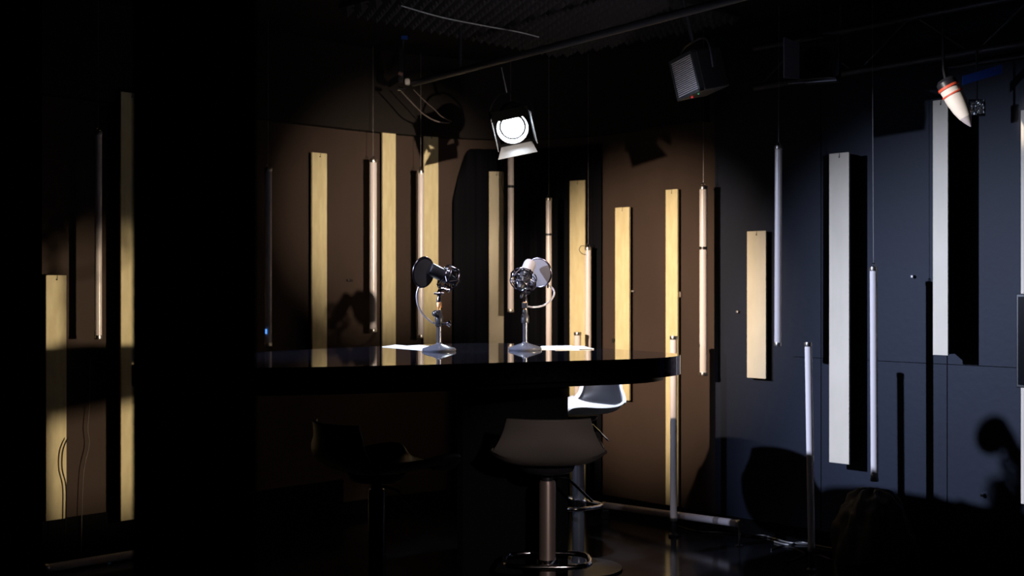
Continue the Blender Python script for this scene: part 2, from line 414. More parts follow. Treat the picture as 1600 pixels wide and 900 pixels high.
# small cable loop on the tube with index 7
d = wd(919, .10)
bm = BM(); sweep(bm, smooth_path([P(918, 386, d-.02), P(909, 384, d-.03), P(905, 390, d-.03), P(909, 396, d-.03), P(915, 398, d-.025)], 6), .002, 6)
tag(obj('cable_loop', bm, 'cable', None, True), 'tiny black cable loop on the left of a tube top behind the table', 'cable')
def cable(pts, r, m, label, cat='cable', name='cable'):
    bm = BM(); sweep(bm, smooth_path(pts, 6), r, 6)
    return tag(obj(name, bm, m, None, True), label, cat)
g = .12
cable([P(779, 235, wd(779, g)), P(786, 262, wd(786, g)), P(784, 285, wd(784, g)), P(788, 310, wd(788, g)), P(787, 345, wd(787, g)), P(789, 372, wd(789, g))], .0022, 'cable', 'thin dark cable drooping down the right edge of the beige board under the lamp')
cable([P(106, 684, wd(106, g)), P(98, 704, wd(98, g)), P(97, 732, wd(97, g)), P(103, 760, wd(103, g)), P(103, 806, wd(103, g)), P(101, 855, wd(101, g))], .0032, 'cable', 'kinked black cable across the foot of the far left board')
g = .03
cable([P(141, 560, wd(141, g)), P(140, 630, wd(140, g)), P(137, 668, wd(137, g)), P(139, 695, wd(139, g)), P(131, 735, wd(131, g)), P(128, 800, wd(128, g)), P(127, 880, wd(127, g))], .0022, 'cable_brown', 'thin beaded wire hanging down the brown wall between two boards at left')

# little fixings on the wall
def fixing(px, py, w_, h_, m, label, depth=.02):
    p, t = wall_hit(px, 0)
    z = H0-(py-450)/F*p.y
    root = obj('wall_hook', box(BM(), (-w_/2, -depth, -h_/2), (w_/2, -.0005, h_/2), bevel=.0015), m, None, loc=(p.x, p.y, z))
    root.rotation_euler = (0, 0, math.atan2(t.y, t.x))
    tag(root, label, 'wall fixing')
fixing(545, 438, .035, .012, 'cable', 'small dark fixing on the brown wall between the two left gold boards')
fixing(1065, 460, .014, .03, 'chrome', 'small metal hook on the wall right of the board at the table end')
fixing(1155, 487, .012, .012, 'wire', 'tiny pale stud on the wall left of the shortest board')
fixing(990, 455, .03, .010, 'wire', 'tiny bracket on the glowing brown wall beside the narrow gold board')
fixing(961, 532, .014, .022, 'cable', 'tiny black box beside the narrow gold board near the tabletop')
fixing(1428, 432, .012, .012, 'wire', 'tiny metal stud on the blue lit wall beside a tube shadow')
fixing(1537, 773, .014, .014, 'chrome', 'tiny bright stud low on the blue lit wall')

# black framed screen at right edge
p, t = wall_hit(1640, .16)
pw, tw = wall_hit(1612, .24)
root = thing('wall_screen', (pw.x, pw.y, 0), 'black framed screen cut by the right edge of the photo over a grey board', 'screen', None, math.atan2(tw.y, tw.x))
z1 = H0-(459-450)/F*pw.y; z0 = H0-(607-450)/F*pw.y
hw = abs(pw.x-(1591-800)/F*(pw.y+.05))*1.25
hw = .066
bm = BM(); box(bm, (-hw, 0, z0), (.5, .03, z1), bevel=.004); obj('bezel', bm, 'plastic', root)
bm = BM(); box(bm, (-hw+.01, -.002, z0+.012), (.49, -.0003, z1-.012)); obj('panel', bm, 'screen', root)
bm = BM(); box(bm, (.1, .03, (z0+z1)/2-.03), (.2, .235, (z0+z1)/2+.03)); obj('bracket', bm, 'black', root)

# ------------------------------------------------------------------ papers
def paper(corners, label, dz=0):
    bm = BM(); a = []; zz = 1.0404+dz
    for (px, py) in corners:
        d = (H0-zz)*F/(py-450); a.append(Vector(((px-800)/F*d, d)))
    c = sum(a, Vector((0, 0)))/len(a)
    prism(bm, [(p.x-c.x, p.y-c.y) for p in a], 0, .0012)
    return tag(obj('paper_sheet', bm, 'paper', None, loc=(c.x, c.y, zz)), label, 'paper', 'white script sheets on the table')
paper([(597, 542.0), (665, 547.5), (676, 544.5), (618, 538.8)], 'white sheet lying on the table left of the left microphone base, outer one')
paper([(622, 541.5), (670, 547.0), (700, 544), (655, 539.3)], 'white sheet on the table tucked against the left microphone base', .0014)
paper([(838, 546.5), (905, 546.3), (893, 540.0), (846, 541.0)], 'white sheet on the table touching the right microphone base')
paper([(868, 546.2), (928, 545.2), (912, 541.0), (862, 541.5)], 'rightmost white sheet on the table, its corner pointing to the gold boards', .0014)

# ------------------------------------------------------------------ microphones
S = 4.46/F
def mic(name, bx, by, mirror, label):
    """bx,by: base centre in the photo; built in metres around the base centre, x right, y away"""
    dd = (H0-1.04)*F/(by-450); s = dd/F
    root = thing(name, ((bx-800)/F*dd, dd, 1.0402), label, 'microphone')
    def Q(px, py, dy=0): return Vector(((px-bx)*s, dy, (by-py)*s))
    bm = BM(); lathe(bm, [(0, 0), (.060, 0), (.062, .003), (.062, .007), (.058, .011), (.012, .026), (.010, .030), (0, .030)], 6 if False else 40)
    obj('base', bm, 'base', root, True)
    cx = -2 if mirror > 0 else 0
    bm = BM(); lathe(bm, [(0, .026), (.0088, .026), (.0088, .115), (0, .115)], 20); o = obj('pole', bm, 'darkmetal', root, True)
    bm = BM(); lathe(bm, [(0, .100), (.013, .100), (.0145, .105), (.0145, .125), (.011, .132), (.010, .150), (0, .150)], 20)
    obj('height_clutch', bm, 'plastic', root, True)
    bm = BM(); lathe(bm, [(0, .148), (.0065, .148), (.0065, .158), (.0095, .158), (.0095, .176), (.008, .178), (0, .178)], 20)
    obj('collar', bm, 'copper', root, True)['label'] = 'copper coloured collar'
    bm = BM(); lathe(bm, [(0, .177), (.0085, .177), (.0085, .190), (.006, .196), (.006, .205), (0, .205)], 20)
    obj('swivel_stem', bm, 'gun', root, True)
    piv = Vector((0, 0, .210))
    # swivel joint knuckle and screw
    bm = BM(); bmesh.ops.create_uvsphere(bm, u_segments=16, v_segments=10, radius=.010)
    for v in bm.verts: v.co += piv
    sweep(bm, [piv+Vector((-.018, -.006, 0)), piv+Vector((.018, -.006, 0))], .0045, 10)
    obj('swivel_joint', bm, 'gun', root, True)
    if mirror > 0:   # left mic: head points up-left and a little to the camera, filter at left
        c = Q(699, 434, .0); ax = Vector((-.80, -.42, .42)).normalized(); fc = Q(662.5, 425.5, -.025); fn = Vector((.78, -.62, -.12))
        head, hl, mm, fm = 'plastic', .080, 'plastic', 'mesh'
    else:
        c = Q(818.5, 436, .0); ax = Vector((.30, .62, .72)).normalized(); fc = Q(842.5, 425.5, .090); fn = Vector((-.50, -.82, -.12))
        head, hl, mm, fm = 'base', .086, 'gun', 'mesh_lt'
    MX = align(c, ax)
    r = .0235
    bm = BM(); lathe(bm, [(0, -.050), (.010, -.050), (.012, -.042), (.015, -.036), (.016, -.012), (r, -.002), (r, .020), (r*1.04, .022), (r*1.04, .026), (0, .026)], 28, MX)
    obj('mic_body', bm, 'plastic', root, True)
    bm = BM(); lathe(bm, [(0, .026), (r*.98, .026), (r*1.0, .03), (r, hl-.010), (r*.9, hl-.002), (r*.55, hl), (0, hl)], 28, MX)
    o = obj('mic_grille', bm, head if mirror > 0 else 'grille', root, True)
    # spider shock mount: outer rings, inner ring, elastic cords
    R1 = .046; bm = BM()
    for z in (-.022, .012):
        sweep(bm, [MX @ Vector((R1*math.cos(a), R1*math.sin(a), z)) for a in [2*math.pi*k/36 for k in range(36)]], .0022, 8, closed=True)
    for z in (-.034, .022):
        sweep(bm, [MX @ Vector((.026*math.cos(a), .026*math.sin(a), z)) for a in [2*math.pi*k/28 for k in range(28)]], .0022, 8, closed=True)
    for k in range(4):
        a = 2*math.pi*(k+.5)/4
        sweep(bm, [MX @ Vector((R1*math.cos(a), R1*math.sin(a), -.024)), MX @ Vector((R1*1.12*math.cos(a), R1*1.12*math.sin(a), -.005)), MX @ Vector((R1*math.cos(a), R1*math.sin(a), .014))], .0035, 8)
    obj('shock_mount', bm, 'gun', root, True)['label'] = 'shiny metal spider cage'
    bm = BM()
    for k in range(6):
        a0 = 2*math.pi*k/6; a1 = a0+math.pi/6; a2 = a0-math.pi/6
        for aa in (a1, a2):
            sweep(bm, [MX @ Vector((R1*math.cos(a0), R1*math.sin(a0), .012)), MX @ Vector((.026*math.cos(aa), .026*math.sin(aa), .022))], .0016, 6)
            sweep(bm, [MX @ Vector((R1*math.cos(a0), R1*math.sin(a0), -.022)), MX @ Vector((.026*math.cos(aa), .026*math.sin(aa), -.034))], .0016, 6)
            sweep(bm, [MX @ Vector((R1*math.cos(a0), R1*math.sin(a0), .012)), MX @ Vector((R1*math.cos(aa+0 if aa == a1 else aa-0), R1*math.sin(aa+0 if aa == a1 else aa-0), -.022))], .0016, 6)
    obj('elastic_cords', bm, 'gun', root, True)
    # yoke from the swivel to the cage
    low = min([MX @ Vector((R1*math.cos(a), R1*math.sin(a), -.005)) for a in [2*math.pi*k/24 for k in range(24)]], key=lambda v: v.z)
    bm = BM(); sweep(bm, smooth_path([piv, piv+Vector((0, 0, .012)), low], 5), .0045, 10); obj('yoke', bm, 'gun', root, True)
    # pop filter
    FX = align(fc, fn); R = .0545
    f = BM()
    sweep(f, [FX @ Vector((R*math.cos(a), R*math.sin(a), 0)) for a in [2*math.pi*k/48 for k in range(48)]], .0034, 10, closed=True)
    pf = obj('pop_filter_ring', f, 'gun', root, True)
    f = BM(); lathe(f, [(0, -.0016), (R-.001, -.0016), (R-.001, .0016), (0, .0016)], 40, FX); obj('pop_filter_screen', f, fm, pf, True)
    # gooseneck
    if mirror > 0:
        st = Q(685, 506); pts = [st, Q(676, 504, -.004), Q(664, 494, -.012), Q(655, 480, -.02), Q(652, 464, -.025), Q(654, 452, -.025), Q(657, 446, -.025)]
    else:
        st = Q(820, 478); pts = [st, Q(832, 480, 0), Q(848, 478, .03), Q(860, 471, .06), Q(867, 460, .08), Q(865, 451, .088), Q(858, 446, .090)]
    f = BM(); sweep(f, smooth_path(pts, 8), .0036, 10)
    gn = obj('gooseneck', f, 'goose', root, True)
    f = BM(); e = pts[-1]; sweep(f, [e+Vector((0, 0, -.010)), e+Vector((0, 0, .006))], [.005, .0065], 12); obj('filter_clip', f, 'chrome', root, True)
    # clamp of the gooseneck with wing screw
    f = BM(); box(f, st+Vector((-.011, -.011, -.010)), st+Vector((.011, .011, .012)), bevel=.003); cl = obj('clamp', f, 'plastic', root)
    if mirror > 0:
        f = BM(); sweep(f, [st+Vector((.010, 0, 0)), st+Vector((.030, -.002, .001))], .0045, 10)
        sweep(f, [st+Vector((.030, -.002, .001)), st+Vector((.044, -.004, .009))], [.004, .0055], 8)
        sweep(f, [st+Vector((.030, -.002, .001)), st+Vector((.044, -.004, -.007))], [.004, .0055], 8)
        obj('wing_screw', f, 'gun', root, True)
        f = BM(); bmesh.ops.create_uvsphere(f, u_segments=20, v_segments=12, radius=.0125)
        for v in f.verts: v.co += Q(681, 490, -.018)
        obj('clutch_knob', f, 'plastic', root, True)
    else:
        f = BM(); sweep(f, [piv+Vector((-.012, -.01, -.002)), piv+Vector((-.016, -.024, -.016))], [.006, .0045], 10); obj('wing_screw', f, 'chrome', root, True)
    return root
mic('desk_microphone', 686, 548.5, 1, 'left desk microphone, dark head pointing left at its black pop filter')
mic('desk_microphone', 820.5, 547.0, -1, 'right desk microphone in a round spider cage with grey pop filter at right')

# ------------------------------------------------------------------ bar stools
def stool(x, y, rot, sm, label, lever_a, zs=0, padded=False, col='polebrown', fz=.30):
    root = thing('bar_stool', (x, y, 0), label, 'bar stool', 'bar stools around the table', rot)
    prof = [(.205, .690, .165), (.200, .706, .178), (.18, .716, .188), (.12, .716, .195), (.04, .708, .198), (-.05, .706, .198), (-.11, .713, .196), (-.150, .735, .185), (-.172, .770, .168), (-.182, .810, .152), (-.190, .850, .140), (-.193, .862, .137)]
    sp = smooth_path([(a, b, c) for a, b, c in prof], 3)
    def shell(off=0.0, u0=1.0, i0=0, i1=None):
        bm = BM(); rows = []
        lst = sp[i0:i1]
        for i, q in enumerate(lst):
            yy, zz, hw = q; hw *= .94; row = []
            ii = i+i0
            back = max(0, min(1, (zz-.72)/.10)) if yy < -.1 else 0
            for k in range(17):
                u = (k/16*2-1)*u0; au = abs(u)
                seat_rise = .040*au**4*(1-back)*(1 if yy > -.14 else .7)
                curl = .050*au**2.2*back+.02*au**4*(1-back)
                row.append(bm.verts.new((u*hw, yy+curl*(1 if yy < 0 else 0)+off*(.6 if yy < -.12 else 0), zz+seat_rise+zs+off*(1 if yy > -.12 else .3))))
            rows.append(row)
        for a, b in zip(rows, rows[1:]):
            for k in range(16): bm.faces.new((a[k], a[k+1], b[k+1], b[k]))
        return bm
    o = obj('seat_shell', shell(), sm, root, True); o.modifiers.clear()
    md = o.modifiers.new('thick', 'SOLIDIFY'); md.thickness = .011; md.offset = 0
    bv = o.modifiers.new('round', 'BEVEL'); bv.width = .003; bv.segments = 2; bv.limit_method = 'ANGLE'
    if padded:
        o = obj('back_pad', shell(.010, .86, 21, 33), 'pad', root, True); o.modifiers.clear()
        md = o.modifiers.new('thick', 'SOLIDIFY'); md.thickness = .007; md.offset = 0
        o['label'] = 'black pad on the backrest'
    bm = BM(); lathe(bm, [(0, .672+zs), (.075, .672+zs), (.085, .680+zs), (.09, .695+zs), (0, .695+zs)], 28); obj('mounting_plate', bm, 'plastic', root, True)
    bm = BM(); lathe(bm, [(0, .60+zs), (.018, .60+zs), (.018, .673+zs), (0, .673+zs)], 20); obj('gas_piston', bm, 'plastic', root, True)
    bm = BM(); lathe(bm, [(0, .030), (.034, .030), (.030, .045), (.027, .06), (.027, .635+zs), (.024, .645+zs), (0, .645+zs)], 28); obj('column', bm, col, root, True)
    bm = BM(); lathe(bm, [(0, 0), (.195, 0), (.20, .004), (.198, .010), (.12, .022), (.04, .034), (0, .034)], 48); obj('base_plate', bm, 'plastic', root, True)
    a = lever_a-rot
    bm = BM(); v = Vector((math.cos(a), math.sin(a), 0))
    sweep(bm, [v*.02+Vector((0, 0, .655+zs)), v*.07+Vector((0, 0, .648+zs)), v*.150+Vector((0, 0, .572+zs))], .0045, 8); obj('height_lever', bm, 'chrome', root, True)
    # footrest loop
    hwid, dep = .140, .105; pts = []
    for k in range(40):
        q = 2*math.pi*k/40; cx = abs(math.cos(q))**.55*(1 if math.cos(q) > 0 else -1); cy = abs(math.sin(q))**.55*(1 if math.sin(q) > 0 else -1)
        pts.append((cx*hwid, cy*dep+.05, fz))
    bm = BM(); sweep(bm, pts, .009, 10, closed=True)
    fr = obj('footrest', bm, 'chrome', root, True)
    bm = BM(); lathe(bm, [(0, fz-.017), (.036, fz-.017), (.036, fz+.017), (0, fz+.017)], 24); obj('footrest_collar', bm, 'chrome', root, True)
    return root
stool(.115, 3.95, math.radians(0), 'shell', 'nearest bar stool with its dark grey curved backrest toward us at the table front', math.radians(10), fz=.375)
stool(.300, 5.50, math.radians(128), 'shell_lt', 'bar stool behind the table, its seat lit brightly under the tabletop edge', math.radians(20), padded=True, col='darkmetal')
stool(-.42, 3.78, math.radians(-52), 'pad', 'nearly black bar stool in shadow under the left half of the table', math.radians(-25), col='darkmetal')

# ------------------------------------------------------------------ lit stage lamp
dL = 5.8
root = thing('stage_lamp', P(801, 197, dL), 'lit stage lamp with barn doors glowing bluish white over the table', 'stage lamp')
# local: lamp shines along -Y; then pitched down, rolled
root.rotation_euler = (math.radians(24), math.radians(-11), math.radians(-6))
s = dL/F
bm = BM(); lathe(bm, [(0, -.01), (.064, -.01), (.068, 0), (.070, .02), (.075, .03), (.075, .17), (.06, .20), (0, .20)], 36, align((0, 0, 0), (0, 1, 0))); obj('housing', bm, 'black', root, True)
bm = BM(); lathe(bm, [(0, .010), (.030, .009), (.046, .006), (.055, 0), (0, 0)], 36, align((0, -.012, 0), (0, -1, 0))); obj('lens', bm, 'lens', root, True)
bm = BM(); lathe(bm, [(.060, 0), (.0735, 0), (.0765, .026), (.0745, .027), (.062, .004), (.060, 0)], 36, align((0, -.010, 0), (0, -1, 0))); obj('lens_ring', bm, 'chrome', root, True)
bm = BM(); w_ = .088
for (a0, a1, b0, b1) in ((-w_, w_, .074, w_), (-w_, w_, -w_, -.074), (-w_, -.074, -.074, .074), (.074, w_, -.074, .074)):
    box(bm, (a0, -.014, b0), (a1, -.006, b1))
obj('front_frame', bm, 'black', root)
def leaf(edge, m='door_lit', name='barn_door'):
    """edge: angle of side, flap trapezoid opening outward"""
    bm = BM(); L_ = .088
    ang, ln, w0, w1, fl = edge
    cs = [(-w0, 0), (w0, 0), (w1, ln), (-w1, ln)]
    R = Matrix.Rotation(ang, 4, 'Y')
    vs = []
    for t_ in (0, .0022):
        for (u, v) in cs:
            p = Vector((u, -.014-v*math.cos(fl)+t_*math.sin(fl), L_+v*math.sin(fl)+t_*math.cos(fl)))
            vs.append(bm.verts.new(R @ p))
    for f_ in ((0, 1, 2, 3), (7, 6, 5, 4), (0, 4, 5, 1), (1, 5, 6, 2), (2, 6, 7, 3), (3, 7, 4, 0)): bm.faces.new([vs[i] for i in f_])
    obj(name, bm, m, root)
leaf((math.pi, .085, .075, .095, math.radians(22)))           # bottom
leaf((0, .085, .075, .095, math.radians(-18)), 'black')                 # top, tipped over the lens
leaf((math.pi/2, .09, .068, .080, math.radians(10)))
leaf((-math.pi/2, .09, .068, .080, math.radians(-3)))
bm = BM(); Rr = .10
sweep(bm, smooth_path([(-Rr, .08, 0), (-Rr, .09, .07), (-.05, .10, .13), (0, .10, .14), (.05, .10, .13), (Rr, .09, .07), (Rr, .08, 0)], 5), .005, 8)
sweep(bm, [(-Rr, .08, 0), (-.07, .08, 0)], .006, 8); sweep(bm, [(Rr, .08, 0), (.07, .08, 0)], .006, 8)
obj('yoke', bm, 'black', root, True)
bm = BM(); sweep(bm, [(0, .10, .14), (.0, .115, .262)], .007, 10); obj('hanger', bm, 'plastic', root, True)
l = bpy.data.lights.new('lamp_beam', 'SPOT'); l.energy = 90; l.color = (.78, .9, 1.0); l.spot_size = math.radians(95); l.spot_blend = .5; l.shadow_soft_size = .05
lo = bpy.data.objects.new('lamp_beam', l); C.objects.link(lo); lo.parent = root; lo.location = (0, -.045, 0); lo.rotation_euler = (math.radians(-90), 0, 0)

# ------------------------------------------------------------------ ceiling
# pyramid foam
bm = BM()
o0 = Vector((-.82, 5.78)); e1 = (Vector((.25, 6.85))-o0); e2 = Vector((.85, -.90))
nu, nv = 26, 22; L1, L2 = e1.length, e2.length; u_ = e1.normalized(); v_ = e2.normalized()
for i in range(nu):
    for j in range(nv):
        a = o0+u_*(L1*(i+.5*(j % 2))/nu)+v_*(L2*j/nv); b = a+u_*(L1/nu); c = b+v_*(L2/nv); d = a+v_*(L2/nv); m_ = (a+c)/2
        q = [bm.verts.new((p.x, p.y, CZ-.022)) for p in (a, b, c, d)]; tp = bm.verts.new((m_.x, m_.y, CZ-.065))
        for k in range(4): bm.faces.new((q[k], q[(k+1) % 4], tp))
poly = [o0, o0+e1, o0+e1+e2, o0+e2]
prism(bm, [(p.x, p.y) for p in poly], CZ-.022, CZ-.0005)
tag(obj('acoustic_foam_panel', bm, 'foam'), 'dark pyramid acoustic foam panel on the ceiling above the stage lamp', 'acoustic foam')
zc = CZ-.072
def PZ(px, py, z):
    d = (z-H0)*F/(450-py); return Vector(((px-800)/F*d, d, z))
cable([PZ(627, 9, zc), PZ(690, 27, zc), PZ(760, 41, zc), PZ(810, 50, zc), PZ(842, 58, zc)], .0028, 'cable_lt', 'thin pale cable crossing beneath the ceiling foam')
def pipe(a, b, r, label, name='lighting_pipe'):
    bm = BM(); sweep(bm, [a, b], r, 14)
    return tag(obj(name, bm, 'pipe', None, True), label, 'pipe')
pa, pb = PZ(646, 130.5, 2.36), PZ(1130, 3, 2.36)
pipe(pa, pa+(pb-pa)*1.25, .017, 'long steel lighting pipe running diagonally beneath the ceiling foam')
# truss at upper right
def truss():
    a0, b0 = PZ(1205, 128, 2.27), PZ(1372, 104, 2.27)
    A, B = PZ(1378, 104, 2.29), PZ(1620, 64, 2.29)
    u = (B-A).normalized(); A2 = A-u*1.1
    A2 = A-u*.75
    root = thing('lighting_truss', A2, 'steel lighting truss with diagonal braces at the upper right', 'truss')
    up = Vector((0, 0, .20)); side = Vector((-u.y, u.x, 0))*-.0
    def loc(v): return v-A2
    for nm, o_, r in (('lower_chord', Vector((0, 0, 0)), .018), ('upper_chord', up, .018), ('rear_chord', Vector((-u.y, u.x, 0))*.16+Vector((0, 0, -.02)), .014)):
        bm = BM(); sweep(bm, [loc(A2+o_), loc(B+u*.6+o_)], r, 12); obj(nm, bm, 'pipe', root, True)
    n = 7; tot = (B+u*.6-A2).length
    for i in range(n):
        p = A2+u*(tot*i/n+.03); q = A2+u*(tot*(i+1)/n)
        a, b = (p, q+up) if i % 2 == 0 else (p+up, q)
        bm = BM(); sweep(bm, [loc(a), loc(b)], .006, 8); obj('brace', bm, 'pipe', root, True)
    for f_ in (.25, .8):
        p = A2+u*tot*f_+up; bm = BM(); sweep(bm, [loc(p), loc(Vector((p.x, p.y, CZ-.0005)))], .010, 10); obj('drop_rod', bm, 'pipe', root, True)
    return A2, B, u
A2, B2, uT = truss()
for f_ in (.2, 1.0):
    p = pa+(pb-pa)*f_; bm = BM(); sweep(bm, [p+Vector((0, 0, .016)), Vector((p.x, p.y, CZ-.0005 if f_ > .5 else CZ-.0005))], .008, 8)
    tag(obj('pipe_hanger', bm, 'pipe', None, True), 'short drop rod holding the diagonal pipe, '+('near its far end' if f_ < .5 else 'toward the camera'), 'rod')

# junction of clamps and cables at upper left of the pipe
d = 6.50
root = thing('cable_junction', P(630, 100, d), 'small dark clamp cluster with bright connectors at the pipe end', 'clamp')
def Lq(px, py, dy=0): return P(px, py, d+dy)-P(630, 100, d)
bm = BM(); box(bm, Lq(622, 128, -.03), Lq(632, 76, .03), bevel=.004); obj('clamp_body', bm, 'plastic', root)
bm = BM(); box(bm, Lq(632, 132, -.05), Lq(641, 124, -.01), bevel=.008); obj('connector', bm, 'white', root)
bm = BM(); sweep(bm, [Lq(622, 138, -.04), Lq(633, 140, -.04)], [.012, .008], 10); obj('connector', bm, 'chrome', root, True)
bm = BM(); sweep(bm, [Lq(623, 114, -.04), Lq(629, 117, -.04)], [.010, .010], 10); obj('connector', bm, mat('copper_plug', (.3, .18, .15), .4), root, True)
bm = BM(); box(bm, Lq(627, 61, -.03), Lq(637, 57, -.01)); obj('blue_tape', bm, 'bluegel', root)
bm = BM(); sweep(bm, [Lq(629, 90, 0), Vector((0, 0, CZ-P(630, 100, d).z-.0005))], .008, 8); obj('hanger', bm, 'pipe', root)
cable([P(627, 143, d-.04), P(645, 162, d), P(664, 180, d), P(684, 190, d), P(703, 192, d)], .0038, 'cable_brown', 'brown cable drooping from the clamp cluster at left, lower of two')
cable([P(646, 140, d-.02), P(664, 158, d), P(680, 172, d), P(690, 182, d), P(706, 190, d)], .0028, 'cable_brown', 'brown cable drooping from the clamp cluster at left, upper of two')

def hanger_to(root, top_local, z_world):
    bm = BM(); sweep(bm, [Vector(top_local), Vector((top_local[0], top_local[1], z_world-root.location.z))], .008, 8); obj('hanger', bm, 'pipe', root, True)
# flood lamp with louvred front
d = 5.2
root = thing('flood_lamp', P(1075, 118, d), 'unlit square flood lamp with a louvred front hanging right of the lit lamp', 'stage lamp')
root.rotation_euler = (Matrix.Rotation(math.radians(-13), 3, 'Y') @ Matrix.Rotation(math.radians(-69), 3, 'Z')).to_euler()
hw, hh = .10, .088
bm = BM(); box(bm, (-hw, 0, -hh), (hw, .13, hh), bevel=.008); obj('housing', bm, 'plastic', root)
bm = BM()
for (a, b) in (((-hw, -.02, hh-.012), (hw, 0, hh)), ((-hw, -.02, -hh), (hw, 0, -hh+.012)), ((-hw, -.02, -hh), (-hw+.012, 0, hh)), ((hw-.012, -.02, -hh), (hw, 0, hh))): box(bm, a, b)
obj('front_frame', bm, 'door', root)
bm = BM()
for k in range(18):
    z = -hh+.016+k*(2*hh-.032)/17
    box(bm, (-hw+.013, -.017, z-.0022), (hw-.013, -.002, z+.0022))
obj('louvre', bm, 'louver', root)
bm = BM(); sweep(bm, smooth_path([(-hw-.012, .06, 0), (-hw-.012, .06, hh+.03), (0, .06, hh+.05), (hw+.012, .06, hh+.03), (hw+.012, .06, 0)], 6), .005, 8)
obj('yoke', bm, 'pipe', root, True)
bm = BM(); box(bm, (-.03, .008, -hh-.006), (-.023, .015, -hh)); obj('red_knob', bm, 'red_led', root)
bm = BM(); box(bm, (.03, .008, -hh-.004), (.034, .012, -hh)); obj('green_light', bm, 'green_led', root)
hanger_to(root, (0, .06, hh+.045), CZ-.0005)
# second unlit lamp with flaps
d = 5.4
root = thing('flap_lamp', P(1275, 92, d), 'unlit stage lamp with square open flaps hanging from the truss', 'stage lamp')
root.rotation_euler = (0, 0, math.radians(-25))
bm = BM(); box(bm, (-.08, .02, -.085), (.08, .18, .085), bevel=.01); obj('housing', bm, 'plastic', root)
bm = BM(); lathe(bm, [(0, 0), (.06, 0), (.06, .01), (0, .012)], 28, align((0, .02, 0), (0, -1, 0))); obj('lens', bm, 'screen', root, True)
for nm, cs in (('left_flap', [(-.08, .018, -.08), (-.08, .018, .08), (-.125, -.09, .09), (-.125, -.09, -.09)]), ('right_flap', [(.08, .018, -.08), (.08, .018, .08), (.115, -.09, .09), (.115, -.09, -.09)]), ('bottom_flap', [(-.08, .018, -.085), (.08, .018, -.085), (.105, -.09, -.115), (-.105, -.09, -.115)])):
    bm = BM(); vs = [bm.verts.new(c) for c in cs]; bm.faces.new(vs); o = obj('flap', bm, 'flap' if nm != 'right_flap' else 'door', root)
    md = o.modifiers.new('t', 'SOLIDIFY'); md.thickness = .003
bm = BM(); sweep(bm, smooth_path([(-.095, .10, 0), (-.095, .10, .10), (0, .10, .12), (.095, .10, .10), (.095, .10, 0)], 6), .005, 8); obj('yoke', bm, 'pipe', root, True)
hanger_to(root, (0, .10, .118), CZ-.0005)
# red taped lamp
d = 4.95
base = P(1478, 128, d)
root = thing('taped_lamp', base, 'white sleeved lamp with red tape bands tilted down at the upper right', 'lamp')
a = Vector((0, 0, 0)); b = P(1517, 198, d-.03)-base; ax = b.normalized(); Ln = b.length
MX = align(a, ax) @ Matrix.Diagonal((1.3, 1.3, 1, 1))
def seg(prof, m, nm, lab=None):
    bm = BM(); lathe(bm, prof, 20, MX); o = obj(nm, bm, m, root, True)
    if lab: o['label'] = lab
seg([(0, -.012), (.022, -.012), (.031, 0), (.032, .022), (0, .022)], 'plastic', 'cap')
seg([(.030, .020), (.034, .020), (.034, .030), (.030, .030)], 'red', 'tape_band', 'red tape')
seg([(0, .028), (.031, .030), (.030, .056), (.029, .057), (0, .057)], 'white', 'collar')
seg([(.030, .055), (.033, .055), (.033, .061), (.030, .061)], 'red', 'tape_band', 'red tape')
seg([(0, .060), (.031, .060), (.030, .09), (.026, .13), (.019, .165), (0, .165)], 'white', 'sleeve')
seg([(0, .165), (.019, .165), (.010, .19), (.002, Ln), (0, Ln)], 'louver', 'tip')
bm = BM(); box(bm, (.012, -.036, .135), (.026, -.016, .15), MX); obj('tape_patch', bm, 'red', root)
bm = BM(); sweep(bm, [(0, 0, -.0), (-.01, 0, .05), (-.012, .01, 2.29-base.z+.1)], .006, 8); obj('hanger', bm, 'plastic', root, True)
# blue film strip and foil card on a black arm behind
bm = BM(); box(bm, P(1504, 133, 5.2), P(1504, 119, 5.2)+Vector((.17, .004, 0)))
for v in bm.verts:
    v.co.z += (v.co.x-P(1504, 133, 5.2).x)*.30
bg = tag(obj('blue_film_strip', bm, 'bluegel'), 'strip of dark blue film hanging beneath the truss right of the taped lamp', 'film')
root = thing('foil_flag', P(1527, 168, 5.2), 'small crumpled silver foil square beside the taped lamp', 'foil')
bm = BM(); bmesh.ops.create_grid(bm, x_segments=10, y_segments=10, size=.029)
for v in bm.verts: v.co = Vector((v.co.x, random.uniform(-.003, .003), v.co.y+v.co.x*.15))
o = obj('foil', bm, 'foil', root); md = o.modifiers.new('t', 'SOLIDIFY'); md.thickness = .001
bm = BM(); box(bm, (-.036, .004, -.036), (.036, .010, .036)); obj('backing', bm, 'plastic', root)
bm = BM(); sweep(bm, [(0, .008, .03), (0, .008, 2.29-root.location.z)], .005, 8); obj('rod', bm, 'plastic', root)

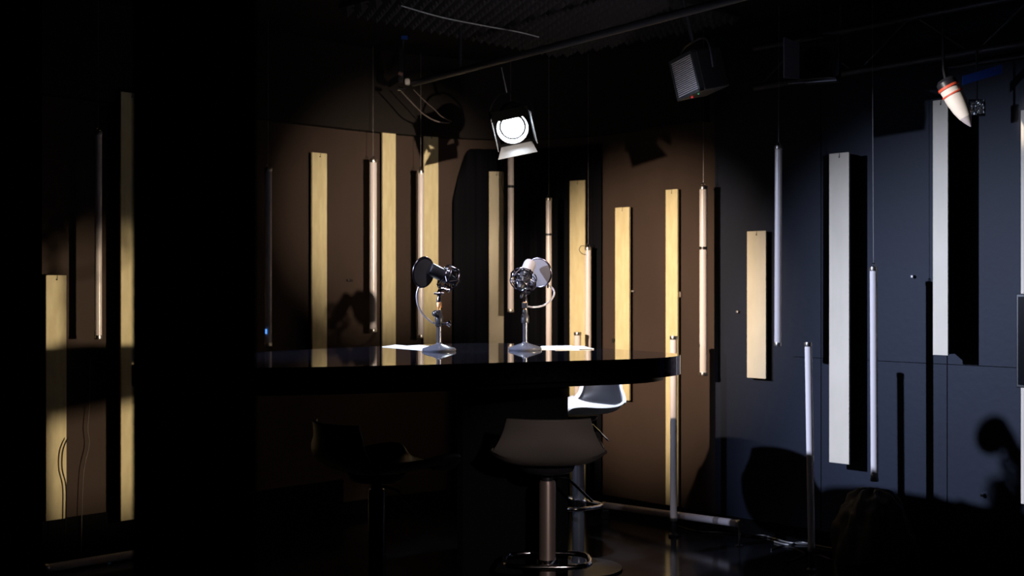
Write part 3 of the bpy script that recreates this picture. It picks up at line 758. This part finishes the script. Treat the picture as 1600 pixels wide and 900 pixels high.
# ------------------------------------------------------------------ right floor clutter
# crumpled black cloth heap against the wall
def heap(cx, cy, rx, ry, h, rot, label, seed):
    rnd = random.Random(seed); bm = BM(); nu, nv = 56, 18; rows = []
    ph = [rnd.uniform(0, 6.28) for _ in range(8)]
    for j in range(nv+1):
        f = j/nv; row = []
        for i in range(nu):
            a = 2*math.pi*i/nu
            rr = math.cos(f*math.pi/2)**.7
            wr = 1+.09*math.sin(5*a+ph[0]+f*4)+.06*math.sin(9*a+ph[1]-f*7)+.04*math.sin(17*a+ph[2]+f*9)
            z = h*math.sin(f*math.pi/2)*(1+.05*math.sin(7*a+ph[3]))+.014*math.sin(f*34+3*math.sin(2*a+ph[4]))*math.cos(f*math.pi/2)
            row.append(bm.verts.new((rx*rr*wr*math.cos(a), ry*rr*wr*math.sin(a), max(z, 0.0005))))
        rows.append(row)
    for a, b in zip(rows, rows[1:]):
        for k in range(nu): bm.faces.new((a[k], a[(k+1) % nu], b[(k+1) % nu], b[k]))
    bmesh.ops.remove_doubles(bm, verts=bm.verts[:], dist=.0003)
    o = obj('cloth_heap', bm, 'cloth', None, True, loc=(cx, cy, 0)); o.modifiers.clear(); o.rotation_euler = (0, 0, rot)
    tag(o, label, 'cloth')
heap(1.66, 5.56, .20, .11, .34, math.radians(-47), 'heap of crumpled black cloth against the foot of the blue lit wall', 3)
GB = 'black power adapters on the floor'
for k, (px, py) in enumerate(((1317, 855), (1346, 858), (1370, 862), (1402, 853))):
    d = H0*F/(py-450+9); p = P(px, py, d)
    root = thing('power_adapter', (p.x, p.y, 0), ['leftmost of the four black power adapters before the cloth heap', 'second from left of the four black power adapters on the floor', 'third from left of the four black power adapters on the floor', 'rightmost of the four black power adapters, set a little back'][k], 'power adapter', GB, math.radians(38))
    bm = BM(); box(bm, (-.045, -.022, 0), (.045, .022, .032), bevel=.005); obj('case', bm, 'plastic', root)
    bm = BM(); sweep(bm, [(-.044, 0, .016), (-.060, -.004, .012)], [.006, .004], 8); obj('plug_end', bm, 'chrome', root, True)
# floor cables
for k, (pts, lab, m) in enumerate((
    ([(1060, 822), (1090, 830), (1125, 832), (1160, 836), (1200, 838)], 'dark cable on the floor behind the lying tube', 'cable'),
    ([(1165, 838), (1190, 834), (1212, 842), (1235, 848), (1262, 846)], 'glinting cable on the floor left of the standing tube', 'wire'),
    ([(1210, 846), (1232, 851), (1250, 846), (1285, 851), (1300, 846)], 'glinting cable crossing the foot of the standing tube', 'wire'),
    ([(1205, 858), (1225, 853), (1245, 858), (1256, 866), (1230, 878)], 'curling dark cable on the floor nearer us, left of the standing tube', 'cable'),
    ([(1258, 872), (1280, 868), (1305, 875), (1340, 868), (1380, 874)], 'black cable on the floor right of the standing tube foot', 'cable'))):
    q = []
    for (px, py) in pts:
        d = (H0-.006)*F/(py-450); 
        dm = wd(px, .03)
        d = min(d, dm); q.append(Vector(((px-800)/F*d, d, .0055)))
    cable(q, .0045, m, lab, name='floor_cable')

# ------------------------------------------------------------------ foreground curtain at left
def curtain(px0, px1, d, label, folds=6):
    x0, x1 = (px0-800)/F*d, (px1-800)/F*d; w_ = x1-x0; bm = BM(); cols = []
    n = 120
    for i in range(n+1):
        f = i/n
        cols.append((x0+w_*f+.006*math.sin(f*folds*4*math.pi)*0, .014*math.sin(f*folds*2*math.pi)+.005*math.sin(f*folds*5.3)))
    a = []; 
    rows = []
    for j in range(9):
        z = .02+(2.56-.02)*j/8
        rows.append([bm.verts.new((x-(x0+x1)/2, y*(1.15-.03*j), z)) for x, y in cols])
    for r0, r1 in zip(rows, rows[1:]):
        for k in range(n): bm.faces.new((r0[k], r0[k+1], r1[k+1], r1[k]))
    root = thing('curtain', ((x0+x1)/2, d, 0), label, 'curtain')
    o = obj('drape', bm, 'curtain', root, True); o.modifiers.clear(); md = o.modifiers.new('t', 'SOLIDIFY'); md.thickness = .004
    bm = BM(); sweep(bm, [(-w_/2-.05, 0, 2.58), (w_/2+.05, 0, 2.58)], .012, 12)
    for xx in (-w_/2+.02, w_/2-.02): sweep(bm, [(xx, 0, 2.58), (xx, 0, CZ-.0005)], .006, 8)
    obj('curtain_rail', bm, 'pipe', root, True)
curtain(211, 400, 1.75, 'black out of focus curtain hanging close to the camera at left')

# black drape hung against the rounded corner of the back wall
def corner_drape():
    a = []; N = 90
    for i in range(N+1):
        px = 708+(940-708)*i/N
        p, t = wall_hit(px, .022+.008*math.sin(i*.9)+.004*math.sin(i*2.3)); a.append((p, i/N))
    bm = BM(); rows = []
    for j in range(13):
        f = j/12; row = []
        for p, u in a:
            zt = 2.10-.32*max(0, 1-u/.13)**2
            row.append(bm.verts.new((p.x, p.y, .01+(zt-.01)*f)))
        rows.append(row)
    for r0, r1 in zip(rows, rows[1:]):
        for k in range(N): bm.faces.new((r0[k], r0[k+1], r1[k+1], r1[k]))
    c = sum((p for p, u in a), Vector((0, 0)))/len(a)
    for v in bm.verts: v.co -= Vector((c.x, c.y, 0))
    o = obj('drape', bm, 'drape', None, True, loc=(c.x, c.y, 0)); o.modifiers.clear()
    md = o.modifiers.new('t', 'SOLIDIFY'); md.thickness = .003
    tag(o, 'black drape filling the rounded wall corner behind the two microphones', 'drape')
corner_drape()
curtain(-120, 66, 4.9, 'added black sheet that darkens the far left edge of the photo, left of the lit low board', folds=9)  # dark sheet added to black out the far left edge
